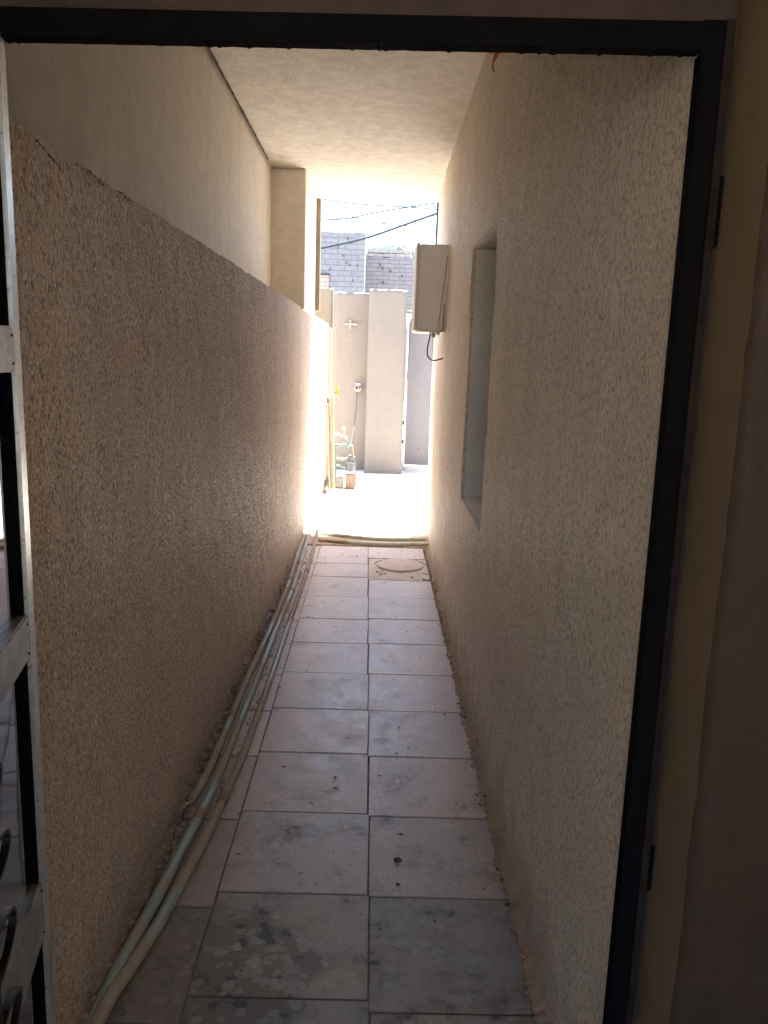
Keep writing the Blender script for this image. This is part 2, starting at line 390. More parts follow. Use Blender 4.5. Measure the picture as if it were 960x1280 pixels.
# mortar bed and the tiled corridor floor
tag(finish('floor_bed', B((-.78, 1.0, -.2), (.62, 6.06, -.0012)), M_joint), kind='structure')
LY = [1.0, 1.21, 1.581, 1.943, 2.337, 2.733, 3.111, 3.498, 3.901, 4.285, 4.715, 5.172, 5.52, 6.05]
RY = [1.0, 1.14, 1.545, 1.935, 2.325, 2.715, 3.105, 3.50, 3.905, 4.305, 4.72, 5.12, 5.27, 5.70, 6.05]
SY = [1.0, 1.50, 1.88, 2.29, 2.70, 3.08, 3.46, 3.87, 4.25, 4.68, 5.14, 5.49, 6.05]
bm = bmesh.new(); tl = bm.faces.layers.float.new('ft'); info = []
def tile(x0, x1, y0, y1, tone, z=None):
    gx = .0012; gy = .0026
    t = bmesh.new(); bmesh.ops.create_cube(t, size=1)
    z = random.uniform(.0008, .0032) if z is None else z
    tx, ty = random.uniform(-.004, .004), random.uniform(-.003, .003); rz = random.uniform(-.004, .004)
    for v in t.verts:
        v.co = Vector((v.co.x * (x1 - x0 - gx * 2), v.co.y * (y1 - y0 - gy * 2), v.co.z * .03))
    bmesh.ops.bevel(t, geom=list(t.edges), offset=.0022, segments=2, affect='EDGES')
    rot = Matrix.Rotation(rz, 3, 'Z')
    for v in t.verts:
        c = rot @ v.co; c.z += c.x * tx + c.y * ty
        v.co = c + Vector(((x0 + x1) / 2, (y0 + y1) / 2, z - .015))
    n0 = len(bm.faces)
    me = bpy.data.meshes.new('t'); t.to_mesh(me); t.free(); bm.from_mesh(me); bpy.data.meshes.remove(me)
    bm.faces.ensure_lookup_table()
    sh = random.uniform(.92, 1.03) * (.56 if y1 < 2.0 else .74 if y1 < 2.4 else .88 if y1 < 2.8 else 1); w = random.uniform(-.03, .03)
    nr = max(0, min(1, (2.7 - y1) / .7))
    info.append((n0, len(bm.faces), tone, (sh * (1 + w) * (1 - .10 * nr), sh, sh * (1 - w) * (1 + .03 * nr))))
def mid(y): return .043 - .0102 * y
for a, b in zip(LY, LY[1:]):
    y = (a + b) / 2
    tone = .75 if y < 2.0 else .4 if y < 2.4 else .25 if y < 2.8 else random.choice([0, .05, .12, .08])
    if 1.5 < y < 1.95: tone = .42
    tile(-.386, mid(y) - .001, a, b, tone)
for a, b in zip(SY, SY[1:]):
    tile(-.575, -.3865, a, b, .7 if a < 1.6 else .1, random.uniform(.0004, .001))
for a, b in zip(RY, RY[1:]):
    if abs(a - 5.27) < .01 or abs(a - 5.12) < .01: continue
    y = (a + b) / 2
    tone = .72 if y < 1.6 else .55 if y < 1.95 else .35 if y < 2.4 else random.choice([0, .05, .15, .08])
    if 2.33 < y < 2.7: tone = .38
    tile(mid(y) + .001, .404 + .006 * noise.noise(Vector((y * 3, 0, 0))), a, b, tone)
floor = finish('corridor_floor', bm, M_tile); tag(floor, kind='structure')
me = floor.data
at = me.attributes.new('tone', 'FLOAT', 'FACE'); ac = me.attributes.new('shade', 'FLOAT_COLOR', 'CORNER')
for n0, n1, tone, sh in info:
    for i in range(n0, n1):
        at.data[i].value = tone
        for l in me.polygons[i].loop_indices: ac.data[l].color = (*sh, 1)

# cement patch and round drain lid near the far end of the right tile column
bm = bmesh.new()
xs = [-.008 + i * .0103 for i in range(41)]; ys = [5.125 + i * .012 for i in range(48)]
g = [[bm.verts.new((x, y, .0005 + .004 * noise.noise(Vector((x * 9, y * 9, 5))) + .002 * noise.noise(Vector((x * 40, y * 40, 5))))) for y in ys] for x in xs]
for i in range(40):
    for j in range(47): bm.faces.new((g[i][j], g[i + 1][j], g[i + 1][j + 1], g[i][j + 1]))
tag(finish('cement_patch', bm, M_patch), kind='structure')
bm = bmesh.new()
cv = [bm.verts.new((.215 + (.165 + .012 * noise.noise(Vector((math.cos(a) * 2, math.sin(a) * 2, 0)))) * math.cos(a), 5.50 + .175 * math.sin(a) * (1 + .08 * noise.noise(Vector((a, 3, 0)))), .014)) for a in [2 * math.pi * k / 40 for k in range(40)]]
f = bm.faces.new(cv); r = bmesh.ops.extrude_face_region(bm, geom=[f])
for v in r['geom']:
    if isinstance(v, bmesh.types.BMVert): v.co.z -= .02
bmesh.ops.bevel(bm, geom=[e for e in bm.edges if e.verts[0].co.z > .01 and e.verts[1].co.z > .01], offset=.004, segments=2, affect='EDGES')
dl = tag(finish('drain_lid', bm, M_patch), 'tan oval cement lid over a drain in the patched gap of the tiles', 'drain lid')
finish('rim_ring', T([(.215 + .185 * math.cos(a), 5.50 + .195 * math.sin(a), .004) for a in [math.pi * (.05 + .9 * k / 14) for k in range(15)]], .0024, 6, 2), M_filler, dl)

# cement fillets where floor meets the walls
def fillet(name, xw, sgn, wdt, hgt, y0, y1, mat, lab):
    bm = bmesh.new(); prev = None; y = y0
    while y < y1:
        n1 = noise.noise(Vector((y * 6, sgn * 3, 0))); n2 = noise.noise(Vector((y * 28, sgn * 5, 0))); n3 = noise.noise(Vector((y * 70, sgn, 2)))
        w = wdt * (1 + .5 * n1 + .55 * n2 + .3 * n3); h = hgt * (1 + .6 * n2 + .5 * n1)
        X = xw(y)
        cur = [bm.verts.new(q) for q in ((X + sgn * .01, y, h), (X - sgn * w * .35, y, h * .75), (X - sgn * w * .8, y, h * .3 + .002 * n3), (X - sgn * w, y, -.004))]
        if prev:
            for k in range(3): bm.faces.new((prev[k], cur[k], cur[k + 1], prev[k + 1]))
        prev = cur; y += .012
    tag(finish(name, bm, mat), kind='structure')
def XL(y): return -.600 + .0100 * (y - 1.2)
def XR(y):
    P = [(1.2, .434), (1.5, .427), (3.0, .428), (5.4, .446), (6.0, .452), (7.05, .488)]
    for (a, p), (b, q) in zip(P, P[1:]):
        if y <= b: return p + (q - p) * max(0, y - a) / (b - a)
    return P[-1][1]
fillet('right_cement_fillet', XR, 1, .034, .022, 1.2, 6.3, M_cement, '')
fillet('left_cement_fillet', XL, -1, .032, .03, 1.2, 8.8, M_mortar, '')

# ---------------------------------------------------------------- corridor walls and ceiling
def pL(u, v, d): return Vector((XL(u) + .02 * max(0, 1 - v / .4) * 0 + d if d < .05 else XL(u) - d, u, v))
def posL(u, v, d): return Vector((XL(u) + (d if abs(d) < .05 else -d), u, v))
lw = finish('lower_wall', panel(posL, 1.207, 8.9, -.05, 1.79, .03, depth=.21, amp=.006, edge=.006, freq=2.5), M_low, smooth=False)
md = lw.modifiers.new('fine', 'SUBSURF'); md.subdivision_type = 'SIMPLE'; md.levels = 1; md.render_levels = 3
tag(lw, 'long rough brown rendered low wall along the left of the corridor, pipes at its foot', 'wall')
for p in lw.data.polygons: p.use_smooth = abs(p.normal.x) > .7
def scar(name, pts, w, seed, mat=M_crack):
    P = smooth_path([(XL(y) + .0135, y, z) for y, z in pts], 8); bm = bmesh.new(); prev = None
    for k, q in enumerate(P):
        t = k / (len(P) - 1); d = (P[min(k + 1, len(P) - 1)] - P[max(k - 1, 0)]).normalized(); sd = Vector((0, -d.z, d.y))
        q = q + sd * .005 * noise.noise(Vector((k * .9, seed, 0)))
        ww = w * (.2 + abs(noise.noise(Vector((k * .7, seed, 5)))) * 2) * math.sin(math.pi * (t * .96 + .02))
        cur = (bm.verts.new(q - sd * ww), bm.verts.new(q + sd * ww * .8))
        if prev: bm.faces.new((prev[0], cur[0], cur[1], prev[1]))
        prev = cur
    finish(name, bm, mat, lw)
scar('crack', [(2.01, .345), (1.985, .31), (1.972, .285), (1.965, .25)], .0028, 3)
scar('crack', [(1.90, .22), (1.905, .19), (1.893, .16)], .0025, 9)
scar('chipped_edge', [(1.42, 1.783), (1.47, 1.772), (1.53, 1.758), (1.57, 1.748)], .005, 4)
scar('chipped_edge', [(1.62, 1.778), (1.70, 1.781), (1.76, 1.772), (1.80, 1.775)], .004, 14)
scar('chipped_edge', [(1.84, 1.776), (1.90, 1.778), (1.95, 1.772), (2.0, 1.78)], .0035, 24)
def posU(u, v, d): return Vector((-.775 + (d if abs(d) < .05 else -d), u, v))
uw = finish('upper_wall', panel(posU, 1.207, 6.0, 1.76, 2.739, .06, depth=.2, amp=.006, freq=1.3), M_up, smooth=False)
tag(uw, 'smooth cream plastered wall set back above the rough brown low wall', 'wall')
for p in uw.data.polygons: p.use_smooth = abs(p.normal.x) > .7
# ragged crack where that wall meets the ceiling
bm = bmesh.new(); prev = None; y = 2.6
while y < 5.75:
    w = .0012 + .005 * max(0, noise.noise(Vector((y * 17, 1, 0)))) + .005 * max(0, noise.noise(Vector((y * 5, 8, 0))))
    o = .004 * noise.noise(Vector((y * 25, 6, 0)))
    w *= min(1, (5.75 - y) / .5)
    cur = [bm.verts.new(q) for q in ((-.7685, y, 2.7325 - w * 1.2 + o * .6), (-.764, y, 2.7325), (-.763 + w * 1.2 + o * .6, y, 2.7365))]
    if prev:
        for k in range(2): bm.faces.new((prev[k], cur[k], cur[k + 1], prev[k + 1]))
    prev = cur; y += .014
finish('crack', bm, M_crack, uw)
# far pier at the end of the upper wall
def posP(u, v, d): return Vector((u, 6.0 + (-d if abs(d) < .05 else d), v))
pr = tag(finish('wall_pier', B((-.90, 6.0, 1.775), (XL(6.5) + .012, 7.05, 2.738), .006), M_up), 'cream plastered pier above the low wall at the far left corner of the ceiling', 'pier')

tag(finish('outer_pilaster', B((-.60, 7.055, 1.83), (-.500, 7.18, 3.05), .004), M_backw), 'narrow shaded strip of masonry on the outer side of the far left pier', 'pilaster')
WH = (3.05, 3.86, .78, 1.95)
def posR(u, v, d): return Vector((XR(u) - d if abs(d) < .05 else XR(u) + d, u, v))
rw = finish('right_wall', panel(posR, 1.207, 7.05, -.05, 2.739, .03, holes=[WH], depth=.24, amp=.006, edge=.0035, freq=2.2), M_right)
md = rw.modifiers.new('fine', 'SUBSURF'); md.subdivision_type = 'SIMPLE'; md.levels = 1; md.render_levels = 3
tag(rw, 'tall rough cream rendered wall along the right of the corridor, with a deep window opening', 'wall')
for p in rw.data.polygons: p.use_smooth = abs(p.normal.x) > .7
# window recessed in it
wn_ = tag(empty('window', (.60, 3.455, .78)), 'narrow recessed window with dark blue grey frame in the right wall', 'window')
def wpart(name, a, b, mat, bev=.002):
    o = finish(name, B(a, b, bev), mat); o.parent = wn_; o.matrix_parent_inverse = Matrix.Translation(-wn_.location); return o
bm = bmesh.new()
box(bm, (.548, 3.045, .775), (.585, 3.10, 1.955), .002); box(bm, (.548, 3.81, .775), (.585, 3.865, 1.955), .002)
box(bm, (.549, 3.10, .775), (.584, 3.81, .83), .002); box(bm, (.549, 3.10, 1.90), (.584, 3.81, 1.955), .002)
box(bm, (.552, 3.435, .83), (.582, 3.475, 1.90), .002)
o = finish('window_frame', bm, M_winf); o.parent = wn_; o.matrix_parent_inverse = Matrix.Translation(-wn_.location)
wpart('window_pane', (.566, 3.09, .82), (.572, 3.82, 1.91), M_glass, 0)
for a, b in (((.45, 3.852, .79), (.547, 3.859, 1.945)), ((.45, 3.06, .781), (.547, 3.851, .789))):
    wpart('added_bright_lining', a, b, M_bright_lining, .001)  # boards added to make the shaded reveal and sill brighter
tag(finish('window_backing', B((.69, 2.95, .6), (.72, 4.0, 2.1)), M_inroom), kind='structure')

def posC(u, v, d): return Vector((u, v, 2.74 + (-d if abs(d) < .05 else d)))
ce = finish('ceiling', panel(posC, -.98, .74, 1.06, 7.05, .05, depth=.35, amp=.006, freq=1.6), M_ceil)
tag(ce, kind='structure')
for p in ce.data.polygons: p.use_smooth = abs(p.normal.z) > .7
tag(finish('upper_floor', B((-4, .9, 3.09), (4, 7.05, 3.4)), M_ceil), kind='structure')
# hanging end strip: electrical conduit on the outer end of the right wall
tag(finish('downpipe', T([(.482, 7.075, 2.0), (.482, 7.075, 2.4), (.482, 7.075, 3.0)], .011, 10), M_wireb), 'thin grey pipe running up the far end edge of the right wall', 'pipe')
# outer building mass right of the corridor, facing the yard
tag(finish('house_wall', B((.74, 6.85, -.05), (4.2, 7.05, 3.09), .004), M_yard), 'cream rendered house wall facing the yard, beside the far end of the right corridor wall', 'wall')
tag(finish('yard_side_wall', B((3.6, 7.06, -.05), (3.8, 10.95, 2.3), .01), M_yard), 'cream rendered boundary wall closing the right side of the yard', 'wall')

# ---------------------------------------------------------------- room the photographer stands in
def posI(u, v, d): return Vector((u, 1.06 + (d if abs(d) > .05 else d), v))
iw = finish('interior_wall', panel(posI, -1.5, 1.5, .0, 2.7, .03, holes=[(-.62, .482, .0, 1.935)], depth=.145, amp=.004, edge=.0028, freq=3), M_inner_shaded)
tag(iw, 'plastered wall, its shade painted in as dark brown, with ragged edge around the doorway, right beside the camera', 'wall')
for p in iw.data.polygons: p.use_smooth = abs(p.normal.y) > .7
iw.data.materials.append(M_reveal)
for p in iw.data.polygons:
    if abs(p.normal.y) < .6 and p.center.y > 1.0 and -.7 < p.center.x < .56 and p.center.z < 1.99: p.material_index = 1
bm = bmesh.new(); box(bm, (-1.6, -2.6, 0), (-1.5, 1.2, 2.7)); box(bm, (1.5, -2.6, 0), (1.6, 1.2, 2.7)); box(bm, (-1.6, -2.7, 0), (1.6, -2.6, .4)); box(bm, (-1.6, -2.7, 2.3), (1.6, -2.6, 2.7))
box(bm, (-1.6, -2.7, .4), (-1.05, -2.6, 2.3)); box(bm, (1.05, -2.7, .4), (1.6, -2.6, 2.3))   # opening added in the unseen back wall to light the near end
tag(finish('room_walls', bm, M_inroom), kind='structure')
tag(finish('room_ceiling', B((-1.6, -2.7, 2.70), (1.6, 1.05, 2.8)), M_inroom), kind='structure')
tag(finish('room_floor', B((-1.6, -2.7, -.1), (1.6, .99, .0)), M_mortar), kind='structure')
bm = panel(lambda u, v, d: Vector((u, 1.196 - (d if abs(d) < .05 else -d * .1), v)), .462, .488, .0, 1.93, .012, depth=.06, amp=.008, freq=14)
tag(finish('jamb_filler', bm, M_filler, smooth=True), 'rough dark brown plaster strip between the black door frame and the doorway edge', 'plaster')
bm = panel(lambda u, v, d: Vector((u, 1.192 - (d if abs(d) < .05 else -d * .1), v)), -.64, .512, 1.868, 1.95, .012, depth=.06, amp=.008, freq=14)
tag(finish('header_filler', bm, M_filler, smooth=True), 'rough dark plaster strip above the black steel door header', 'plaster')

# door frame
fr = tag(empty('door_frame', (0, 1.19, 0)), 'black steel door frame around the view down the corridor', 'door frame')
def fp(name, bm, mat):
    o = finish(name, bm, mat); o.parent = fr; o.matrix_parent_inverse = Matrix.Translation(-fr.location); return o
bm = bmesh.new(); box(bm, (.4295, 1.178, 0), (.4685, 1.186, 1.895), .001); box(bm, (.430, 1.186, 0), (.434, 1.206, 1.855), .001)
fp('jamb', bm, M_frame)
fp('jamb_lip', B((.458, 1.172, 0), (.4705, 1.1775, 1.895), .001), M_lip)
bm = bmesh.new(); box(bm, (-.57, 1.19, 0), (-.530, 1.206, 1.87), .001); fp('jamb', bm, M_frame)
bm = bmesh.new()
n = 240; prev = None
for k in range(n + 1):
    x = -.57 + 1.0 * k / n
    zb = 1.842 + .0155 * (x + .52) / .95 - .0007 * noise.noise(Vector((x * 60, 0, 0))) - (.0016 if random.random() < .06 else 0)
    zt = 1.877 + .0155 * (x + .52) / .95
    cur = [bm.verts.new(q) for q in ((x, 1.178, zb), (x, 1.178, zt), (x, 1.205, zt), (x, 1.205, zb))]
    if prev:
        for a in range(4): bm.faces.new((prev[a], cur[a], cur[(a + 1) % 4], prev[(a + 1) % 4]))
    else: bm.faces.new(cur)
    prev = cur
bm.faces.new(prev[::-1]); fp('header', bm, M_frame)
bm = bmesh.new(); box(bm, (.4706, 1.178, 1.60), (.479, 1.19, 1.70), .003); fp('strike_plate', bm, M_frame)
bm = bmesh.new(); box(bm, (.4706, 1.178, .58), (.481, 1.19, .66), .003); fp('strike_plate', bm, M_frame)

# door leaf, opened inwards about eighty degrees, seen edge on at the left
th = R(-79)
lf = tag(empty('door_leaf', (-.52, 1.2, 0), th), 'open steel door leaf with dark mirror glass and grey rails at the left edge', 'door')
def lp(name, bm, mat, par=None):
    return finish(name, bm, mat, par or lf)
lp('stile', B((.0, -.032, .03), (.036, 0, 1.846), .0015), M_alu)
lp('stile', B((.80, -.032, .03), (.85, 0, 1.846), .0015), M_alu)
lp('rail', B((.0365, -.030, 1.795), (.7995, -.001, 1.846), .0015), M_rail)
lr = None
for z0, z1 in ((1.397, 1.460), (.966, 1.036), (.490, .588), (.03, .12)):
    bm = bmesh.new(); box(bm, (.0365, -.030, z0), (.7995, -.001, z1), .003)
    r_ = lp('rail', bm, M_rail)
    for zz in (z0 + .012, z1 - .012):
        b_ = bmesh.new(); cyl(b_, (.048, -.002, zz), (.048, .001, zz), .0022, seg=10); lp('rivet', b_, M_iron, r_)
for z0, z1 in ((1.4605, 1.7945), (1.0365, 1.3965), (.5885, .9655), (.1205, .4895)):
    lp('glass_pane', B((.0365, -.024, z0), (.7995, -.015, z1)), M_glass)
    lp('painted_shade_band', B((.0367, -.0148, z0 + .0005), (.046, -.006, z1 - .0005)), M_frame)  # black strip painting in the stile's shaded side and its reflection
for k, (u, z, rr) in enumerate(((.325, .905, .055), (.305, .80, .055), (.315, .68, .07), (.30, .555, .06), (.315, .40, .07))):
    bm = bmesh.new(); prev = None
    for a in range(33):
        t = 2 * math.pi * a / 32
        c = Vector((u + rr * 1.1 * math.cos(t), 0, z + rr * .5 * math.sin(t)))
        i_ = Vector((u + (rr - .006) * 1.1 * math.cos(t), 0, z + (rr - .010) * .5 * math.sin(t)))
        cur = [bm.verts.new(q + Vector((0, yy, 0))) for q, yy in ((c, .001), (c, .011), (i_, .011), (i_, .001))]
        if prev:
            for q in range(4): bm.faces.new((prev[q], cur[q], cur[(q + 1) % 4], prev[(q + 1) % 4]))
        prev = cur
    lp('scroll', bm, M_iron)
lp('scroll_bar', B((.335, .003, .12), (.349, .013, .965), .003), M_iron)

# ---------------------------------------------------------------- pipes along the left wall
def pipe(name, pts, r, mat, label, cps=(), group='water pipes along the foot of the left wall', jit=0.001):
    e = tag(empty(name, pts[0]), label, 'pipe', group)
    P = smooth_path(pts, 10)
    o = finish('pipe_run', tube(bmesh.new(), P, r, 14, jit), mat, smooth=True)
    o.parent = e; o.matrix_parent_inverse = Matrix.Translation(-Vector(pts[0]))
    for yv in cps:
        i = min(range(1, len(P) - 1), key=lambda k: abs(P[k].y - yv)); d = (P[i + 1] - P[i - 1]).normalized()
        b = bmesh.new(); rr = (r(.5) if callable(r) else r)
        tube(b, [P[i] - d * .03, P[i] - d * .027, P[i] + d * .027, P[i] + d * .03], (lambda t, rr=rr: rr + (.0035 if .1 < t < .9 else .001)), 16, .0012)
        c = finish('coupling', b, M_coup, smooth=True); c.parent = e; c.matrix_parent_inverse = Matrix.Translation(-Vector(pts[0]))
    return e
rp = .0135
pipe('water_pipe', [(-.555, 2.36, .018), (-.536, 2.55, .020), (-.533, 2.9, .022), (-.530, 3.39, .020), (-.520, 3.88, .018), (-.512, 4.34, .018), (-.515, 5.0, .02), (-.528, 5.6, .018), (-.534, 6.3, .016), (-.522, 6.65, .016), (-.492, 7.8, .016), (-.474, 8.55, .016)],
     rp, M_pipeA, 'mortar coated pipe tight against the foot of the rough left wall', (2.98, 5.0))
pipe('water_pipe', [(-.565, 1.2, .02), (-.562, 1.53, .02), (-.552, 1.70, .02), (-.537, 1.86, .02), (-.524, 2.06, .02), (-.508, 2.27, .021), (-.496, 2.54, .02), (-.493, 2.98, .02), (-.488, 3.4, .02), (-.486, 4.13, .02), (-.477, 4.83, .02), (-.487, 5.5, .018), (-.500, 6.18, .016), (-.486, 6.65, .016), (-.458, 7.8, .016), (-.440, 8.65, .016)],
     lambda t: .0165 if t < .36 else .0138, M_pipeB, 'middle green pipe, cleanest of the three along the left wall', (2.27, 4.75))
pipe('water_pipe', [(-.556, 1.15, .045), (-.548, 1.51, .03), (-.539, 1.59, .024), (-.521, 1.70, .02), (-.505, 1.80, .018), (-.485, 2.0, .018), (-.466, 2.17, .018), (-.455, 2.36, .018), (-.441, 2.6, .018), (-.436, 2.81, .018), (-.432, 3.18, .017), (-.430, 3.66, .016), (-.430, 4.2, .017), (-.426, 4.74, .018), (-.428, 5.74, .018), (-.433, 6.2, .05), (-.437, 6.4, .052), (-.447, 6.7, .03), (-.425, 7.7, .016), (-.398, 8.70, .016)],
     lambda t: .0160 if t < .36 else .0130, M_pipeC, 'mortar smeared green pipe nearest the tiles, outermost of the three', (2.38, 5.3))
pipe('threshold_pipe', [(-.42, 6.42, .018), (-.25, 6.36, .018), (.04, 6.27, .018), (.25, 6.28, .018), (.47, 6.32, .018), (.6, 6.33, .018)], .017, M_pipeT,
     'pale green pipe crossing the far end of the corridor floor, nearer the sunny yard', (), 'pipes across the corridor end')
pipe('threshold_pipe', [(-.41, 6.17, .018), (-.2, 6.12, .018), (.02, 6.09, .018), (.25, 6.10, .018), (.45, 6.13, .018), (.6, 6.14, .018)], .017, M_pipeT,
     'pale green pipe crossing the corridor end right against the last tiles', (), 'pipes across the corridor end')
bm = bmesh.new(); prev = None; x = -.56
while x < .53:
    w = .06 + .012 * noise.noise(Vector((x * 9, 0, 4))); h = .010 + .004 * noise.noise(Vector((x * 30, 3, 0)))
    cur = [bm.verts.new(q) for q in ((x, 6.055, -.006), (x, 6.075, h), (x, 6.14 + w * .5, h), (x, 6.40 + w, h * .8), (x, 6.44 + w, -.01))]
    if prev:
        for k in range(4): bm.faces.new((prev[k], cur[k], cur[k + 1], prev[k + 1]))
    prev = cur; x += .015
tag(finish('threshold_mortar', bm, M_cement), kind='structure')

# ---------------------------------------------------------------- meter box on the right wall
mb = tag(empty('meter_box', (.35, 5.5, 1.63)), 'grey metal electric meter box mounted on the far part of the right wall', 'meter box')
def mp_(name, bm, mat, par=None, smooth=False):
    o = finish(name, bm, mat, smooth=smooth); o.parent = mb; o.matrix_parent_inverse = Matrix.Translation(-mb.location); return o
mp_('box_body', B((.262, 5.31, 1.632), (.455, 5.72, 2.165), .004), M_boxm)
bm = bmesh.new(); box(bm, (.240, 5.305, 1.626), (.2605, 5.725, 2.171), .003); mp_('box_door', bm, M_boxe)
mp_('lower_flange', B((.262, 5.306, 1.620), (.44, 5.72, 1.631), .002), M_boxe)
mp_('side_wire', T([(.437, 5.302, 2.10), (.425, 5.300, 1.95), (.408, 5.300, 1.78), (.395, 5.300, 1.635)], .002, 6), M_wire)
mp_('wall_conduit', T([(.428, 5.30, 1.80), (.428, 5.30, 1.66), (.415, 5.30, 1.625), (.38, 5.30, 1.61)], .004, 8), M_white)
mp_('cable_gland', B((.355, 5.33, 1.585), (.385, 5.36, 1.620), .006), M_rail)
mp_('cable_gland', B((.392, 5.33, 1.600), (.410, 5.35, 1.620), .004), M_rail)
mp_('cable_loop', T([(.350, 5.35, 1.63), (.346, 5.35, 1.58), (.335, 5.35, 1.52), (.338, 5.35, 1.47), (.36, 5.35, 1.445), (.39, 5.35, 1.44), (.44, 5.35, 1.455)], .0045, 8), M_wire)
mp_('earth_wire', T([(.368, 5.345, 1.59), (.366, 5.345, 1.52), (.368, 5.345, 1.46)], .002, 6), M_white)

# orange tipped wire at the top of the right wall
ow = tag(empty('wire_stub', (.41, 3.25, 2.55)), 'small orange wire end sticking out high on the right wall by the door header', 'wire')
for nm, b, m in (('cap', T([(.428, 3.24, 2.575), (.414, 3.235, 2.560), (.405, 3.23, 2.535)], lambda t: .012 - .006 * t, 10), M_or),
                 ('lead', T([(.405, 3.23, 2.54), (.402, 3.23, 2.52), (.408, 3.23, 2.50)], .0035, 6), M_white),
                 ('lead', T([(.425, 3.25, 2.585), (.405, 3.255, 2.58), (.392, 3.25, 2.568)], .004, 6), M_or)):
    o = finish(nm, b, m, smooth=True); o.parent = ow; o.matrix_parent_inverse = Matrix.Translation(-ow.location)

# ---------------------------------------------------------------- yard walls
def slab_y(name, x0, x1, yf, z1, dep, mat, label, cat='wall', amp=.006, edge=.012):
    o = finish(name, panel(lambda u, v, d: Vector((u, yf - d if abs(d) < .05 else yf + d, v)), x0, x1, -.05, z1, .05, depth=dep, amp=amp, edge=edge), mat)
    for p in o.data.polygons: p.use_smooth = abs(p.normal.y) > .7
    return tag(o, label, cat)
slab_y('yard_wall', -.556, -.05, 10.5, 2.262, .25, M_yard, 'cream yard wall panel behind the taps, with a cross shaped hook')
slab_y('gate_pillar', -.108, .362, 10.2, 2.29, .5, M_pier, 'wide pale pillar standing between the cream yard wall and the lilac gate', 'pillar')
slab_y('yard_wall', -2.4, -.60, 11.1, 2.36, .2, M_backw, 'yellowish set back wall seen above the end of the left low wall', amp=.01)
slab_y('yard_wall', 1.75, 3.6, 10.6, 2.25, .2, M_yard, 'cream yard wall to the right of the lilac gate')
tag(finish('low_wall_coping', B((-.715, 8.905, -.05), (-.49, 8.99, 1.765), .012), M_low), 'rough narrow end post finishing the left low wall', 'post')
# gate
gt = tag(empty('yard_gate', (1.05, 10.65, 0)), 'lilac grey sheet metal gate at the right of the yard', 'gate')
def gp(name, bm, mat, par=None, smooth=False):
    o = finish(name, bm, mat, smooth=smooth); o.parent = gt; o.matrix_parent_inverse = Matrix.Translation(-gt.location); return o
gp('gate_sheet', B((.42, 10.66, .06), (1.70, 10.675, 1.98), .002), M_gate)
bm = bmesh.new(); box(bm, (.375, 10.63, .0), (.418, 10.69, 2.03), .003); box(bm, (1.702, 10.63, 0), (1.745, 10.69, 2.03), .003); box(bm, (.419, 10.631, 1.985), (1.701, 10.689, 2.03), .003)
gp('gate_frame', bm, M_boxe)
gp('gate_sill', B((.419, 10.60, -.01), (1.70, 10.70, .045), .004), M_boxe)
bm = bmesh.new(); cyl(bm, (.60, 10.655, .28), (.60, 10.66, .28), .008); gp('bolt', bm, M_iron)
for z in (1.75, 1.1, .95, .6, .35): 
    gp('hinge', B((.368, 10.61, z), (.40, 10.63, z + .05), .006), M_iron if z > 1.5 else M_filler)
# cable bundle hanging at the pillar edge
cb_ = tag(empty('hanging_cable', (.40, 10.3, 1.9)), 'white cable bundle curving down from the top of the gate beside the pillar', 'cable')
for nm, b, m in (('cable_run', T([(.50, 10.45, 1.99), (.45, 10.40, 1.985), (.405, 10.3, 1.93), (.378, 10.25, 1.8), (.372, 10.22, 1.6), (.376, 10.22, 1.3), (.372, 10.22, .9)], .013, 8), M_white),
                 ('thin_cable', T([(.47, 10.42, 1.96), (.43, 10.38, 1.88), (.42, 10.35, 1.7), (.415, 10.33, 1.5), (.40, 10.30, 1.2)], .004, 6), M_wire),
                 ('clamp', B((.43, 10.38, 1.90), (.50, 10.44, 1.975), .01), M_iron),
                 ('bracket_bar', B((.35, 10.35, 2.04), (.52, 10.38, 2.055), .003), M_white)):
    o = finish(nm, b, m, smooth=nm != 'clamp'); o.parent = cb_; o.matrix_parent_inverse = Matrix.Translation(-cb_.location)
# cross shaped hook
bm = bmesh.new(); box(bm, (-.352, 10.465, 1.805), (-.330, 10.48, 1.92), .004); box(bm, (-.415, 10.470, 1.855), (-.25, 10.490, 1.88), .004)
tag(finish('wall_hook', bm, M_white), 'small cream cross shaped hook fixed to the yard wall panel', 'hook')
# round socket with a cable down to the pump
sk = tag(empty('wall_socket', (-.222, 10.48, 1.06)), 'round white electric socket on the yard wall with a dark cable hanging down', 'socket')
bm = bmesh.new()
tube(bm, [Vector((-.222, 10.49, 1.065)), Vector((-.222, 10.46, 1.065)), Vector((-.222, 10.455, 1.065))], lambda t: .05 if t < .9 else .042, 20)
parts = [('socket_body', bm, M_white)]
bm = bmesh.new(); cyl(bm, (-.24, 10.452, 1.07), (-.24, 10.43, 1.07), .016); parts.append(('plug', bm, M_iron))
bm = bmesh.new(); cyl(bm, (-.20, 10.4545, 1.075), (-.20, 10.4515, 1.075), .012); parts.append(('plug_hole', bm, M_iron))
parts.append(('socket_lid', B((-.262, 10.44, 1.115), (-.185, 10.47, 1.125), .003), M_boxm))
parts.append(('cord', T([(-.235, 10.45, 1.02), (-.232, 10.42, .85), (-.25, 10.2, .65), (-.262, 9.7, .5), (-.262, 9.1, .47)], .0045, 6), M_wire))
for nm, b, m in parts:
    o = finish(nm, b, m, smooth=nm == 'cord'); o.parent = sk; o.matrix_parent_inverse = Matrix.Translation(-sk.location)

